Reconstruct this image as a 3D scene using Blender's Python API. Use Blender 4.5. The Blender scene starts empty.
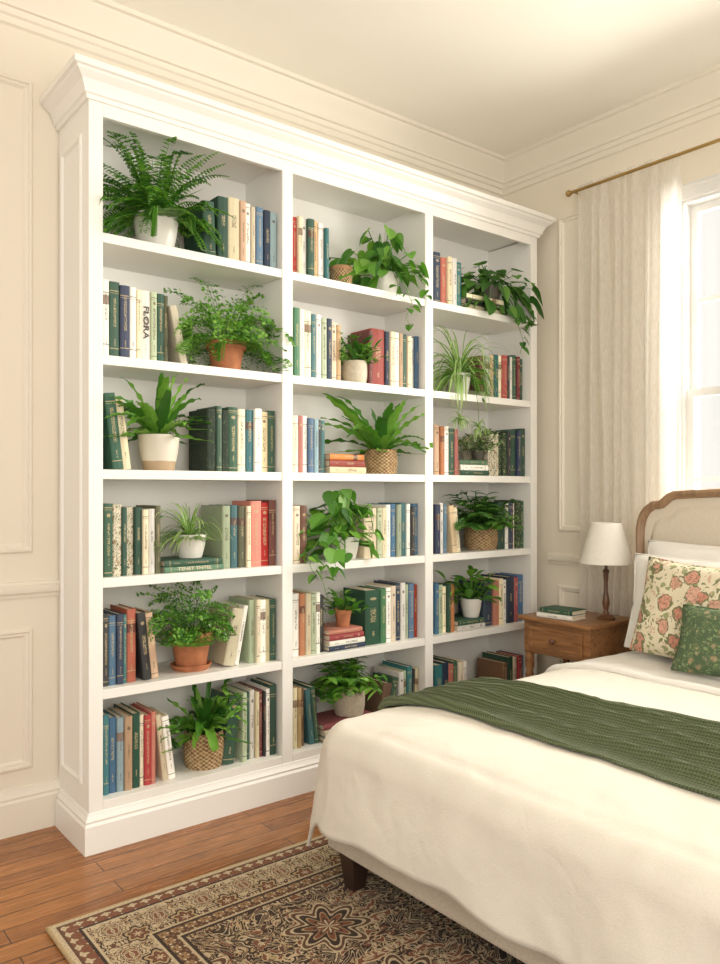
import bpy, math, random, bmesh
from mathutils import Vector, Matrix, noise
random.seed(7)
S=bpy.context.scene; COL=S.collection
PI=math.pi
def ray(px):
    a=(px-360)/787; return (.6225+.7826*a, .7826-.6225*a)
def X(px,y):
    dx,dy=ray(px); return y*dx/dy
def Z(px,py,y):
    dx,dy=ray(px); return 1.25+(490-py)/787*(y/dy)
# ------------------------------------------------------------------ mesh builder
class MB:
    def __init__(s): s.v=[];s.f=[];s.mi=[]
    def add(s,vs,fs,mi=0):
        o=len(s.v); s.v+=[tuple(v) for v in vs]; s.f+=[tuple(i+o for i in f) for f in fs]; s.mi+=[mi]*len(fs)
    def box(s,x0,x1,y0,y1,z0,z1,mi=0):
        s.add([(x,y,z) for z in (z0,z1) for y in (y0,y1) for x in (x0,x1)],
              [(0,2,3,1),(4,5,7,6),(0,1,5,4),(2,6,7,3),(0,4,6,2),(1,3,7,5)],mi)
    def lathe(s,prof,n=32,c=(0,0,0),mi=0):
        vs=[];fs=[]
        for (r,z) in prof:
            for k in range(n):
                a=2*PI*k/n; vs.append((c[0]+r*math.cos(a),c[1]+r*math.sin(a),c[2]+z))
        for i in range(len(prof)-1):
            for k in range(n):
                k2=(k+1)%n; fs.append((i*n+k,i*n+k2,(i+1)*n+k2,(i+1)*n+k))
        if prof[0][0]>1e-5: fs.append(tuple(range(n))[::-1])
        if prof[-1][0]>1e-5: fs.append(tuple((len(prof)-1)*n+k for k in range(n)))
        s.add(vs,fs,mi)
    def tube(s,pts,r,n=6,mi=0,r2=None):
        vs=[];fs=[];m=len(pts)
        for i,p in enumerate(pts):
            p=Vector(p); t=(Vector(pts[min(i+1,m-1)])-Vector(pts[max(i-1,0)]))
            if t.length<1e-9: t=Vector((0,0,1))
            t.normalize(); a=t.cross(Vector((0,0,1)))
            if a.length<.05: a=t.cross(Vector((1,0,0)))
            a.normalize(); b=t.cross(a); rr=r if r2 is None else r+(r2-r)*i/max(1,m-1)
            for k in range(n):
                q=2*PI*k/n; vs.append(p+a*rr*math.cos(q)+b*rr*math.sin(q))
        for i in range(m-1):
            for k in range(n):
                k2=(k+1)%n; fs.append((i*n+k,i*n+k2,(i+1)*n+k2,(i+1)*n+k))
        fs.append(tuple(range(n))[::-1]); fs.append(tuple((m-1)*n+k for k in range(n)))
        s.add(vs,fs,mi)
    def sweep(s,path,prof,N,closed=False,mi=0):
        N=Vector(N); P=[Vector(p) for p in path]; n=len(P); m=len(prof); vs=[];fs=[]
        for i in range(n):
            t1=(P[i]-P[i-1]) if (closed or i>0) else (P[1]-P[0])
            t2=(P[(i+1)%n]-P[i]) if (closed or i<n-1) else (P[-1]-P[-2])
            s1=N.cross(t1.normalized()); s2=N.cross(t2.normalized()); mm=(s1+s2)/(1+s1.dot(s2))
            for a,b in prof: vs.append(P[i]+mm*a+N*b)
        for i in range(n if closed else n-1):
            j=(i+1)%n
            for k in range(m):
                k2=(k+1)%m; fs.append((i*m+k,i*m+k2,j*m+k2,j*m+k))
        if not closed:
            fs.append(tuple(range(m))[::-1]); fs.append(tuple((n-1)*m+k for k in range(m)))
        s.add(vs,fs,mi)
    def grid(s,fn,nu,nv,mi=0):
        vs=[fn(i/nu,j/nv) for i in range(nu+1) for j in range(nv+1)]
        fs=[(i*(nv+1)+j,(i+1)*(nv+1)+j,(i+1)*(nv+1)+j+1,i*(nv+1)+j+1) for i in range(nu) for j in range(nv)]
        s.add(vs,fs,mi)
    def build(s,name,mats,parent=None,smooth=None,bevel=0,loc=None,recalc=True,solid=0):
        me=bpy.data.meshes.new(name); me.from_pydata(s.v,[],s.f)
        if not isinstance(mats,(list,tuple)): mats=[mats]
        for m in mats: me.materials.append(m)
        if len(mats)>1: me.polygons.foreach_set('material_index',s.mi)
        if recalc:
            bm=bmesh.new(); bm.from_mesh(me); bmesh.ops.recalc_face_normals(bm,faces=bm.faces); bm.to_mesh(me); bm.free()
        if smooth is not None:
            me.polygons.foreach_set('use_smooth',[True]*len(me.polygons))
            if smooth>0: me.set_sharp_from_angle(angle=math.radians(smooth))
        me.update()
        o=bpy.data.objects.new(name,me); COL.objects.link(o)
        if parent: o.parent=parent
        if loc is not None: o.location=loc
        if bevel:
            b=o.modifiers.new('bevel','BEVEL'); b.width=bevel; b.segments=2; b.limit_method='ANGLE'
        if solid:
            b=o.modifiers.new('solid','SOLIDIFY'); b.thickness=abs(solid); b.offset=-1 if solid>0 else 1
        return o
def tag(o,label,cat,group=None):
    o['label']=label; o['category']=cat
    if group: o['group']=group
    return o
def empty(name,loc,rot=(0,0,0)):
    o=bpy.data.objects.new(name,None); COL.objects.link(o); o.location=loc; o.rotation_euler=rot; o.empty_display_size=.05; return o
def struct(o): o['kind']='structure'; return o
# ------------------------------------------------------------------ materials
def newmat(name):
    m=bpy.data.materials.new(name); m.use_nodes=True; nt=m.node_tree
    return m,nt,nt.nodes['Principled BSDF']
class NT:
    def __init__(s,nt): s.nt=nt
    def n(s,t,**k):
        o=s.nt.nodes.new(t)
        for a,b in k.items(): setattr(o,a,b)
        return o
    def put(s,sock,v):
        if isinstance(v,bpy.types.NodeSocket): s.nt.links.new(v,sock)
        else: sock.default_value=v
    def math(s,op,a,b=0,c=0):
        o=s.n('ShaderNodeMath',operation=op); s.put(o.inputs[0],a); s.put(o.inputs[1],b); s.put(o.inputs[2],c); return o.outputs[0]
    def mix(s,f,a,b,bt='MIX'):
        o=s.n('ShaderNodeMix',data_type='RGBA',blend_type=bt); s.put(o.inputs[0],f); s.put(o.inputs[6],a); s.put(o.inputs[7],b); return o.outputs[2]
    def noise(s,vec,scale,detail=2,dist=0,rough=.5):
        o=s.n('ShaderNodeTexNoise'); 
        if vec is not None: s.put(o.inputs['Vector'],vec)
        o.inputs['Scale'].default_value=scale; o.inputs['Detail'].default_value=detail; o.inputs['Distortion'].default_value=dist; o.inputs['Roughness'].default_value=rough
        return o.outputs['Fac']
    def ramp(s,f,stops,interp='LINEAR'):
        o=s.n('ShaderNodeValToRGB'); cr=o.color_ramp; cr.interpolation=interp
        while len(cr.elements)<len(stops): cr.elements.new(.5)
        for e,(p,c) in zip(cr.elements,stops): e.position=p; e.color=(c[0],c[1],c[2],1)
        s.put(o.inputs[0],f); return o.outputs[0]
    def bump(s,h,strength=.3,dist=.002):
        o=s.n('ShaderNodeBump'); s.put(o.inputs['Height'],h); o.inputs['Strength'].default_value=strength; o.inputs['Distance'].default_value=dist; return o.outputs[0]
    def vec(s,x,y,z):
        o=s.n('ShaderNodeCombineXYZ'); s.put(o.inputs[0],x); s.put(o.inputs[1],y); s.put(o.inputs[2],z); return o.outputs[0]
def c4(c): return (c[0],c[1],c[2],1)
def basic(name,col,rough=.6,var=.06,nscale=3,bump=0,bscale=80,bdist=.001,metal=0,sheen=0):
    m,nt,b=newmat(name); N=NT(nt); tc=N.n('ShaderNodeTexCoord').outputs['Object']
    f=N.noise(tc,nscale,3)
    lo=tuple(c*(1-var) for c in col); hi=tuple(min(1,c*(1+var)) for c in col)
    N.put(b.inputs['Base Color'],N.ramp(f,[(.3,lo),(.7,hi)]))
    b.inputs['Roughness'].default_value=rough; b.inputs['Metallic'].default_value=metal
    if sheen: b.inputs['Sheen Weight'].default_value=sheen
    if bump: N.put(b.inputs['Normal'],N.bump(N.noise(tc,bscale,3),bump,bdist))
    return m
M={}
M['wall']=basic('wall_paint',(.795,.73,.61),.7,.015,1.5,.1,200)
M['trim']=basic('trim_paint',(.81,.75,.64),.5,.01,1.5)
M['ceil']=basic('ceiling_paint',(.91,.875,.79),.8,.01,1)
M['white']=basic('bookcase_paint',(.875,.855,.805),.38,.01,2)
M['winframe']=basic('window_paint',(.72,.71,.68),.4,.01,2)
M['brass']=basic('brass',(.45,.30,.12),.35,.05,metal=1)
M['terra']=basic('terracotta',(.50,.19,.085),.8,.18,25,.2,120)
M['ceramic']=basic('white_ceramic',(.78,.75,.68),.35,.05,12,.1,60)
M['cream_pot']=basic('speckled_cream_ceramic',(.66,.58,.45),.6,.12,60,.2,120)
M['darkpot']=basic('dark_ceramic',(.10,.09,.07),.5,.1)
M['soil']=basic('soil',(.05,.03,.02),.95,.4,80,.6,90,.004)
M['canister']=basic('brown_wood_canister',(.40,.22,.10),.6,.2,30,.2,100)
M['espresso']=basic('espresso_wood',(.035,.018,.012),.35,.2,12)
M['page']=basic('book_pages',(.72,.62,.45),.9,.1,200)
M['sheet']=basic('white_sheet',(.84,.81,.76),.85,.03,4,.15,500,.0005,sheen=.2)
M['upholst']=basic('beige_linen_upholstery',(.58,.50,.39),.9,.10,160,.5,400,.001,sheen=.3)
M['head_up']=basic('cream_headboard_fabric',(.66,.58,.47),.9,.05,160,.3,500,.0008,sheen=.3)
M['shade']=basic('lamp_shade_linen',(.82,.78,.70),.85,.04,120,.2,400,.0005)
def linen(name,col):
    m,nt,b=newmat(name); N=NT(nt); tc=N.n('ShaderNodeTexCoord').outputs['Object']
    f=N.noise(tc,260,2); g=N.noise(tc,5,3)
    N.put(b.inputs['Base Color'],N.mix(N.math('ADD',N.math('MULTIPLY',g,.35),N.math('MULTIPLY',f,.65)),c4([c*.87 for c in col]),c4([min(1,c*1.09) for c in col])))
    b.inputs['Roughness'].default_value=.9; b.inputs['Sheen Weight'].default_value=.08
    r1=N.math('ABSOLUTE',N.math('SUBTRACT',N.noise(tc,4.5,2,.9),.5))
    h=N.math('ADD',N.math('MULTIPLY',f,.35),N.math('ADD',N.math('MULTIPLY',N.noise(tc,9,3,.5),1.4),N.math('MULTIPLY',r1,3.0)))
    N.put(b.inputs['Normal'],N.bump(h,.5,.0045)); return m
M['duvet']=linen('cream_linen_duvet',(.76,.71,.62))
def wood(name,c1,c2,axis=0,rough=.4):
    m,nt,b=newmat(name); N=NT(nt); tc=N.n('ShaderNodeTexCoord').outputs['Object']
    mp=N.n('ShaderNodeMapping'); N.put(mp.inputs[0],tc); sc=[14,14,14]; sc[axis]=1.5; mp.inputs['Scale'].default_value=sc
    f=N.noise(mp.outputs[0],3,6,1.2)
    N.put(b.inputs['Base Color'],N.ramp(f,[(.3,c1),(.7,c2)])); b.inputs['Roughness'].default_value=rough
    N.put(b.inputs['Normal'],N.bump(f,.1,.001)); return m
M['oak']=wood('nightstand_wood',(.18,.075,.027),(.38,.18,.07),1)
M['hbwood']=wood('headboard_wood',(.22,.13,.07),(.37,.23,.13),2)
M['lampwood']=wood('lamp_wood',(.08,.035,.018),(.20,.09,.04),2,.3)
def floor_mat():
    m,nt,b=newmat('hardwood_planks'); N=NT(nt); tc=N.n('ShaderNodeTexCoord').outputs['Object']
    br=N.n('ShaderNodeTexBrick'); N.put(br.inputs['Vector'],tc); br.offset=.37; br.squash=1
    br.inputs['Scale'].default_value=1; br.inputs['Brick Width'].default_value=.95; br.inputs['Row Height'].default_value=.082
    br.inputs['Mortar Size'].default_value=.0018; br.inputs['Mortar Smooth'].default_value=.2; br.inputs['Bias'].default_value=0
    br.inputs['Color1'].default_value=(.26,.098,.030,1); br.inputs['Color2'].default_value=(.42,.178,.055,1); br.inputs['Mortar'].default_value=(.05,.018,.007,1)
    mp=N.n('ShaderNodeMapping'); N.put(mp.inputs[0],tc); mp.inputs['Scale'].default_value=(2.2,34,1)
    g=N.noise(mp.outputs[0],2.2,8,1.4,.6)
    N.put(b.inputs['Base Color'],N.mix(1,br.outputs['Color'],N.ramp(g,[(.30,(.42,.36,.30)),(.48,(.92,.90,.86)),(.7,(1.25,1.2,1.1))]),'MULTIPLY'))
    N.put(b.inputs['Roughness'],N.math('ADD',N.math('MULTIPLY',g,.16),.18))
    N.put(b.inputs['Normal'],N.bump(N.math('SUBTRACT',N.math('MULTIPLY',g,.15),br.outputs['Fac']),.35,.0015)); return m
M['floor']=floor_mat()
RX0,RX1,RY0,RY1=.69,3.0,-.35,2.30
def rug_mat():
    m,nt,b=newmat('persian_rug_wool'); N=NT(nt); tc=N.n('ShaderNodeTexCoord').outputs['Object']
    sx=N.n('ShaderNodeSeparateXYZ'); N.put(sx.inputs[0],tc); x,y=sx.outputs[0],sx.outputs[1]
    dx=N.math('MINIMUM',N.math('SUBTRACT',x,RX0),N.math('SUBTRACT',RX1,x))
    dy=N.math('MINIMUM',N.math('SUBTRACT',RY1,y),N.math('SUBTRACT',y,RY0))
    d=N.math('MINIMUM',dx,dy)
    ink=(.038,.018,.011); cream=(.60,.48,.31); rust=(.22,.078,.037); tan=(.38,.22,.10); brown=(.12,.052,.024); sand=(.50,.35,.18)
    wob=N.math('MULTIPLY',N.math('SUBTRACT',N.noise(tc,14,3),.5),.016); wob2=N.math('MULTIPLY',N.math('SUBTRACT',N.noise(tc,17,3),.5),.016)
    X0=N.math('ADD',N.math('SUBTRACT',x,RX0),wob); Y0=N.math('ADD',N.math('SUBTRACT',RY1,y),wob2)
    def motif(p,scale,stops,seed,dist=1.0):
        u=N.math('PINGPONG',X0,p); v=N.math('PINGPONG',Y0,p)
        a=N.math('MAXIMUM',u,v); c=N.math('MINIMUM',u,v)
        return N.ramp(N.noise(N.vec(a,c,seed),scale,1,dist),stops,'CONSTANT')
    small=motif(.02,48,[(0,cream),(.46,brown),(.56,rust)],.3)
    smallb=motif(.022,44,[(0,cream),(.47,brown),(.56,tan)],2.3)
    def rosette(P,Q,rad,lob,stops,under,ox=0,oy=0,wb=.14):
        a=N.math('SUBTRACT',N.math('PINGPONG',N.math('ADD',X0,ox),P),P/2); c=N.math('SUBTRACT',N.math('PINGPONG',N.math('ADD',Y0,oy),Q),Q/2)
        rr=N.math('SQRT',N.math('ADD',N.math('POWER',a,2),N.math('POWER',c,2))); an=N.math('ARCTAN2',c,a)
        pe=N.math('DIVIDE',N.math('ADD',rr,N.math('MULTIPLY',N.math('COSINE',N.math('MULTIPLY',an,lob)),rad*wb)),rad)
        return N.mix(N.math('LESS_THAN',pe,1),under,N.ramp(pe,stops,'CONSTANT'))
    u=N.math('PINGPONG',X0,.07); v=N.math('PINGPONG',Y0,.07)
    main=N.ramp(N.noise(N.vec(u,v,5.1),21,1.2,1.8),[(0,rust),(.34,cream),(.43,brown),(.475,cream),(.535,ink),(.575,sand),(.62,cream),(.66,rust)],'CONSTANT')
    main=rosette(.14,.14,.040,6,[(0,cream),(.22,rust),(.52,ink),(.62,sand),(.84,ink)],main,.015,.015)
    U=N.math('PINGPONG',N.math('SUBTRACT',X0,.285),.42); V=N.math('PINGPONG',N.math('SUBTRACT',Y0,.285),.33)
    f1=N.noise(N.vec(U,V,3.3),6.0,1.3,3.2)
    field=N.ramp(f1,[(0,ink),(.33,cream),(.36,ink),(.43,cream),(.45,ink),(.49,sand),(.51,ink),(.56,cream),(.585,ink),(.64,rust),(.67,cream),(.69,ink)],'CONSTANT')
    f2=N.noise(N.vec(U,V,7.7),17,1.5,2.4)
    field=N.mix(N.math('GREATER_THAN',f2,.575),field,c4(sand)); field=N.mix(N.math('GREATER_THAN',f2,.61),field,c4(cream)); field=N.mix(N.math('GREATER_THAN',f2,.665),field,c4(rust)); field=N.mix(N.math('LESS_THAN',f2,.40),field,c4(brown)); field=N.mix(N.math('LESS_THAN',f2,.365),field,c4(cream)); field=N.mix(N.math('LESS_THAN',f2,.335),field,c4(rust))
    field=rosette(.42,.33,.11,8,[(0,cream),(.12,ink),(.22,rust),(.44,sand),(.50,ink),(.70,cream),(.80,brown),(.93,cream)],field,0,0,.2)
    col=field
    for thr,c in [(.290,c4(ink)),(.280,c4(cream)),(.272,smallb),(.232,c4(ink)),(.222,c4(cream)),(.214,main),(.085,c4(cream)),(.077,c4(ink)),(.068,small),(.030,c4(brown)),(.022,c4(cream)),(.008,c4(sand))]:
        col=N.mix(N.math('LESS_THAN',d,thr),col,c)
    w=N.noise(tc,170,3); col=N.mix(.7,col,N.ramp(w,[(.3,(.5,.5,.5)),(.7,(1.2,1.2,1.2))]),'MULTIPLY')
    N.put(b.inputs['Base Color'],col); b.inputs['Roughness'].default_value=.95; b.inputs['Sheen Weight'].default_value=.05
    N.put(b.inputs['Normal'],N.bump(w,.9,.005)); return m
M['rug']=rug_mat()
def leafmat(name,c1,c2,c3,spots=None):
    m,nt,b=newmat(name); N=NT(nt); g=N.n('ShaderNodeNewGeometry')
    col=N.ramp(g.outputs['Random Per Island'],[(0,c1),(.5,c2),(1,c3)])
    if spots: col=N.mix(N.math('GREATER_THAN',N.noise(N.n('ShaderNodeTexCoord').outputs['Object'],90,2),.52),col,c4(spots))
    N.put(b.inputs['Base Color'],col); b.inputs['Roughness'].default_value=.42
    tr=N.n('ShaderNodeBsdfTranslucent'); N.put(tr.inputs[0],N.mix(1,col,(1.3,1.5,.7,1),'MULTIPLY'))
    mx=N.n('ShaderNodeMixShader'); mx.inputs[0].default_value=.30
    nt.links.new(b.outputs[0],mx.inputs[1]); nt.links.new(tr.outputs[0],mx.inputs[2]); nt.links.new(mx.outputs[0],nt.nodes['Material Output'].inputs[0]); return m
M['leaf_dark']=leafmat('deep_green_leaves',(.028,.10,.016),(.06,.18,.03),(.14,.30,.05))
M['leaf_mid']=leafmat('fresh_green_leaves',(.035,.135,.018),(.095,.275,.03),(.23,.45,.065))
M['leaf_fern']=leafmat('light_fern_leaves',(.05,.18,.02),(.13,.33,.035),(.28,.50,.08))
M['leaf_light']=leafmat('light_green_leaves',(.08,.22,.035),(.18,.38,.06),(.30,.52,.12))
M['leaf_cream']=leafmat('cream_leaf_stripe',(.50,.58,.30),(.60,.66,.38),(.68,.74,.46))
M['leaf_var']=leafmat('mottled_leaves',(.03,.11,.02),(.06,.18,.03),(.10,.24,.05),(.60,.62,.46))
def wicker():
    m,nt,b=newmat('woven_wicker'); N=NT(nt); tc=N.n('ShaderNodeTexCoord').outputs['Object']
    sx=N.n('ShaderNodeSeparateXYZ'); N.put(sx.inputs[0],tc)
    ang=N.math('ARCTAN2',sx.outputs[1],sx.outputs[0]); 
    a=N.math('SINE',N.math('MULTIPLY',ang,22)); zz=N.math('MULTIPLY',sx.outputs[2],2*PI/.016)
    h=N.math('MULTIPLY',a,N.math('SINE',zz))
    N.put(b.inputs['Base Color'],N.ramp(N.math('ADD',N.math('MULTIPLY',h,.4),N.math('MULTIPLY',N.noise(tc,60,2),1)),[(.15,(.20,.11,.045)),(.5,(.45,.29,.14)),(.85,(.64,.45,.25))]))
    b.inputs['Roughness'].default_value=.75; N.put(b.inputs['Normal'],N.bump(h,.9,.003)); return m
M['wicker']=wicker()
def twotone():
    m,nt,b=newmat('two_tone_stoneware'); N=NT(nt); tc=N.n('ShaderNodeTexCoord'); sx=N.n('ShaderNodeSeparateXYZ'); N.put(sx.inputs[0],tc.outputs['Generated'])
    N.put(b.inputs['Base Color'],N.mix(N.math('GREATER_THAN',N.math('ADD',sx.outputs[2],N.math('MULTIPLY',N.noise(tc.outputs['Object'],20),.06)),.30),(.50,.36,.23,1),(.74,.68,.57,1)))
    b.inputs['Roughness'].default_value=.4; return m
M['two']=twotone()
def floral(name,base,leafc,flow1,flow2,scale,big=0):
    m,nt,b=newmat(name); N=NT(nt); tc=N.n('ShaderNodeTexCoord').outputs['Object']
    w=N.n('ShaderNodeMix',data_type='VECTOR'); w.inputs[0].default_value=.045
    nz=N.n('ShaderNodeTexNoise'); nz.inputs['Scale'].default_value=scale*1.6; N.put(nz.inputs['Vector'],tc)
    N.put(w.inputs[4],tc); N.put(w.inputs[5],nz.outputs['Color']); v=w.outputs[1]
    a=N.n('ShaderNodeTexVoronoi'); a.inputs['Scale'].default_value=scale; N.put(a.inputs['Vector'],v)
    l=N.n('ShaderNodeTexVoronoi'); l.inputs['Scale'].default_value=scale*2.3; N.put(l.inputs['Vector'],v)
    dd=a.outputs['Distance']; sp=N.n('ShaderNodeSeparateColor'); N.put(sp.inputs[0],a.outputs['Color']); r=sp.outputs[0]
    leaf2=[c*1.6 for c in leafc]
    col=N.mix(N.math('LESS_THAN',l.outputs['Distance'],.30),c4(base),c4(leaf2))
    col=N.mix(N.math('LESS_THAN',N.noise(v,scale*2.4,2,1.5),.41),col,c4(leafc))
    col=N.mix(N.math('GREATER_THAN',N.noise(v,scale*2.0,2,1.8),.64),col,c4([(p+q)/2 for p,q in zip(base,flow1)]))
    col=N.mix(N.math('LESS_THAN',dd,N.math('ADD',.22+big*.06,N.math('MULTIPLY',r,.20))),col,c4([c*.9 for c in leafc]))
    fl=N.mix(r,c4(flow1),c4(flow2)); pet=N.math('ADD',dd,N.math('MULTIPLY',N.noise(v,scale*5,2),.26+big*.08))
    shade=N.ramp(N.noise(v,scale*7,2,1.5),[(.35,(.62,.55,.5)),(.5,(1,1,1)),(.65,(1.25,1.25,1.2))])
    col=N.mix(N.math('LESS_THAN',pet,N.math('ADD',.22+big*.14,N.math('MULTIPLY',r,.25))),col,N.mix(1,fl,shade,'MULTIPLY'))
    N.put(b.inputs['Base Color'],col); b.inputs['Roughness'].default_value=.85
    N.put(b.inputs['Normal'],N.bump(N.noise(tc,400),.3,.0008)); return m
M['floral']=floral('floral_cushion_print',(.74,.66,.49),(.20,.21,.10),(.50,.20,.14),(.66,.40,.30),12,1)
M['floral_green']=floral('green_floral_cushion_print',(.075,.12,.06),(.13,.18,.08),(.36,.32,.19),(.28,.20,.12),22)
def knit():
    m,nt,b=newmat('green_knit'); N=NT(nt); tc=N.n('ShaderNodeTexCoord').outputs['Object']
    sx=N.n('ShaderNodeSeparateXYZ'); N.put(sx.inputs[0],tc)
    a=N.math('SINE',N.math('MULTIPLY',sx.outputs[0],2*PI/.0075)); c=N.math('SINE',N.math('ADD',N.math('MULTIPLY',sx.outputs[1],2*PI/.009),N.math('MULTIPLY',a,1.3)))
    h=N.math('ADD',N.math('MULTIPLY',a,.5),N.math('MULTIPLY',c,.5))
    N.put(b.inputs['Base Color'],N.ramp(N.math('ADD',N.math('MULTIPLY',h,.4),.5),[(.1,(.040,.056,.020)),(.6,(.112,.145,.058)),(1,(.165,.20,.088))]))
    b.inputs['Roughness'].default_value=.95; b.inputs['Sheen Weight'].default_value=.12; N.put(b.inputs['Normal'],N.bump(h,.8,.003)); return m
M['knit']=knit()
def curtain_mat():
    m,nt,b=newmat('sheer_linen_curtain'); N=NT(nt); tc=N.n('ShaderNodeTexCoord').outputs['Object']
    b.inputs['Roughness'].default_value=.9
    mp=N.n('ShaderNodeMapping'); N.put(mp.inputs[0],tc); mp.inputs['Scale'].default_value=(1,1,.15)
    f=N.noise(mp.outputs[0],220,3); N.put(b.inputs['Base Color'],N.ramp(f,[(.3,(.77,.72,.655)),(.7,(.93,.90,.85))]))
    N.put(b.inputs['Normal'],N.bump(N.math('ADD',f,N.math('MULTIPLY',N.noise(tc,24,4,.5),1.2)),.3,.003))
    tr=N.n('ShaderNodeBsdfTranslucent'); N.put(tr.inputs[0],N.ramp(f,[(.3,(.88,.83,.76)),(.7,(1,.98,.94))]))
    mx=N.n('ShaderNodeMixShader'); mx.inputs[0].default_value=.55
    tp=N.n('ShaderNodeBsdfTransparent'); m2=N.n('ShaderNodeMixShader'); m2.inputs[0].default_value=.30
    nt.links.new(b.outputs[0],mx.inputs[1]); nt.links.new(tr.outputs[0],mx.inputs[2]); nt.links.new(mx.outputs[0],m2.inputs[1]); nt.links.new(tp.outputs[0],m2.inputs[2]); nt.links.new(m2.outputs[0],nt.nodes['Material Output'].inputs[0]); return m
M['curtain']=curtain_mat()
def pane_mat():
    m,nt,b=newmat('window_glass'); N=NT(nt); tr=N.n('ShaderNodeBsdfTransparent'); gl=N.n('ShaderNodeBsdfGlossy'); gl.inputs['Roughness'].default_value=.02
    tr.inputs[0].default_value=(.99,.99,.98,1)
    mx=N.n('ShaderNodeMixShader'); mx.inputs[0].default_value=.02
    nt.links.new(tr.outputs[0],mx.inputs[1]); nt.links.new(gl.outputs[0],mx.inputs[2]); nt.links.new(mx.outputs[0],nt.nodes['Material Output'].inputs[0]); return m
M['glass']=pane_mat()
BK={'w':('white',(.78,.75,.67),0),'c':('cream',(.70,.59,.42),0),'t':('tan',(.50,.33,.17),0),'y':('pale yellow',(.68,.57,.34),0),
 'g':('dark green',(.022,.075,.045),1),'m':('green',(.075,.18,.10),1),'l':('sage green',(.36,.42,.29),0),'o':('dark olive',(.10,.10,.05),1),
 'n':('navy blue',(.022,.035,.07),1),'b':('blue',(.055,.13,.22),1),'e':('teal',(.035,.14,.15),1),'a':('pale blue',(.28,.42,.46),0),
 'r':('red',(.32,.045,.03),1),'d':('maroon',(.14,.025,.022),1),'p':('terracotta orange',(.50,.16,.08),1),'k':('charcoal',(.035,.035,.035),1),'s':('brown',(.15,.07,.035),1),
 'f':('floral cream',(.70,.62,.47),2),'F':('floral dark green',(.05,.09,.05),2),'D':('dark patterned green',(.03,.05,.03),2)}
BM={}
def bookmat(k):
    if k in BM: return BM[k]
    nm,col,dark=BK[k]
    if k=='f': BM[k]=floral('floral_cream_cover',(.72,.65,.51),(.12,.16,.08),(.40,.14,.10),(.5,.32,.2),40); return BM[k]
    if k=='F': BM[k]=floral('floral_green_cover',(.022,.04,.022),(.06,.11,.045),(.45,.40,.26),(.20,.24,.10),48); return BM[k]
    if k=='D': BM[k]=floral('dark_patterned_cover',(.020,.032,.022),(.035,.055,.035),(.13,.14,.09),(.08,.10,.06),55); return BM[k]
    m,nt,b=newmat('book_cloth_'+nm.replace(' ','_')); N=NT(nt); tc=N.n('ShaderNodeTexCoord'); sx=N.n('ShaderNodeSeparateXYZ'); N.put(sx.inputs[0],tc.outputs['Generated'])
    x,y,z=sx.outputs; r=N.n('ShaderNodeObjectInfo').outputs['Random']; r2=N.math('FRACT',N.math('MULTIPLY',r,7.31)); r3=N.math('FRACT',N.math('MULTIPLY',r,23.7)); r4=N.math('FRACT',N.math('MULTIPLY',r,51.3))
    spine=N.math('LESS_THAN',y,.035)
    off=N.math('ADD',.05,N.math('MULTIPLY',r2,.12))
    b1=N.math('COMPARE',z,off,.006); b2=N.math('COMPARE',z,N.math('SUBTRACT',1,off),.006); b3=N.math('COMPARE',z,N.math('SUBTRACT',.97,off),.003)
    bands=N.math('MULTIPLY',N.math('MAXIMUM',N.math('MAXIMUM',b1,b2),b3),N.math('GREATER_THAN',r3,.5))
    wz=N.math('ADD',.08,N.math('MULTIPLY',r3,.17)); wx=N.math('ADD',.10,N.math('MULTIPLY',r4,.11))
    zone=N.math('MULTIPLY',N.math('COMPARE',z,N.math('ADD',.5,N.math('MULTIPLY',r2,.16)),wz),N.math('COMPARE',x,.5,wx))
    zone2=N.math('MULTIPLY',N.math('COMPARE',z,.20,.05),N.math('COMPARE',x,.5,.07))
    nz=N.math('GREATER_THAN',N.noise(N.vec(N.math('MULTIPLY',x,9),N.math('MULTIPLY',r,90),N.math('MULTIPLY',z,95)),1,1),.50)
    zz_=N.math('MULTIPLY',N.math('MAXIMUM',N.math('MULTIPLY',zone,N.math('GREATER_THAN',r4,.15)),zone2),nz)
    emb=N.math('MULTIPLY',N.math('LESS_THAN',N.math('SQRT',N.math('ADD',N.math('POWER',N.math('MULTIPLY',N.math('SUBTRACT',x,.5),.12),2),N.math('POWER',N.math('SUBTRACT',z,.84),2))),.026),N.math('LESS_THAN',r2,.3))
    mask=N.math('MULTIPLY',N.math('MAXIMUM',N.math('MAXIMUM',bands,zz_),emb),spine)
    lab=N.math('MULTIPLY',N.math('MULTIPLY',N.math('COMPARE',z,.74,.06),N.math('GREATER_THAN',r2,.86)),spine)
    hs=N.n('ShaderNodeHueSaturation'); hs.inputs['Color'].default_value=c4(col); N.put(hs.inputs['Value'],N.math('ADD',.75,N.math('MULTIPLY',r3,.7))); N.put(hs.inputs['Hue'],N.math('ADD',.48,N.math('MULTIPLY',r2,.04))); N.put(hs.inputs['Saturation'],N.math('ADD',.75,N.math('MULTIPLY',r4,.4)))
    acc=(.50,.40,.22) if dark else (.12,.09,.06)
    base=N.mix(lab,hs.outputs[0],c4((.20,.10,.05) if not dark else (.10,.04,.03)))
    wear=N.noise(tc.outputs['Object'],45,3); base=N.mix(N.math('MULTIPLY',wear,.25),base,c4([min(1,c*1.6+.02) for c in col]))
    N.put(b.inputs['Base Color'],N.mix(N.math('MULTIPLY',mask,.8),base,c4(acc))); b.inputs['Roughness'].default_value=.55
    N.put(b.inputs['Normal'],N.bump(N.noise(tc.outputs['Object'],500),.2,.0005)); BM[k]=m; return m
M['ink']=basic('title_ink',(.07,.06,.045),.6); M['gilt']=basic('title_pale',(.66,.60,.44),.5)
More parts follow.
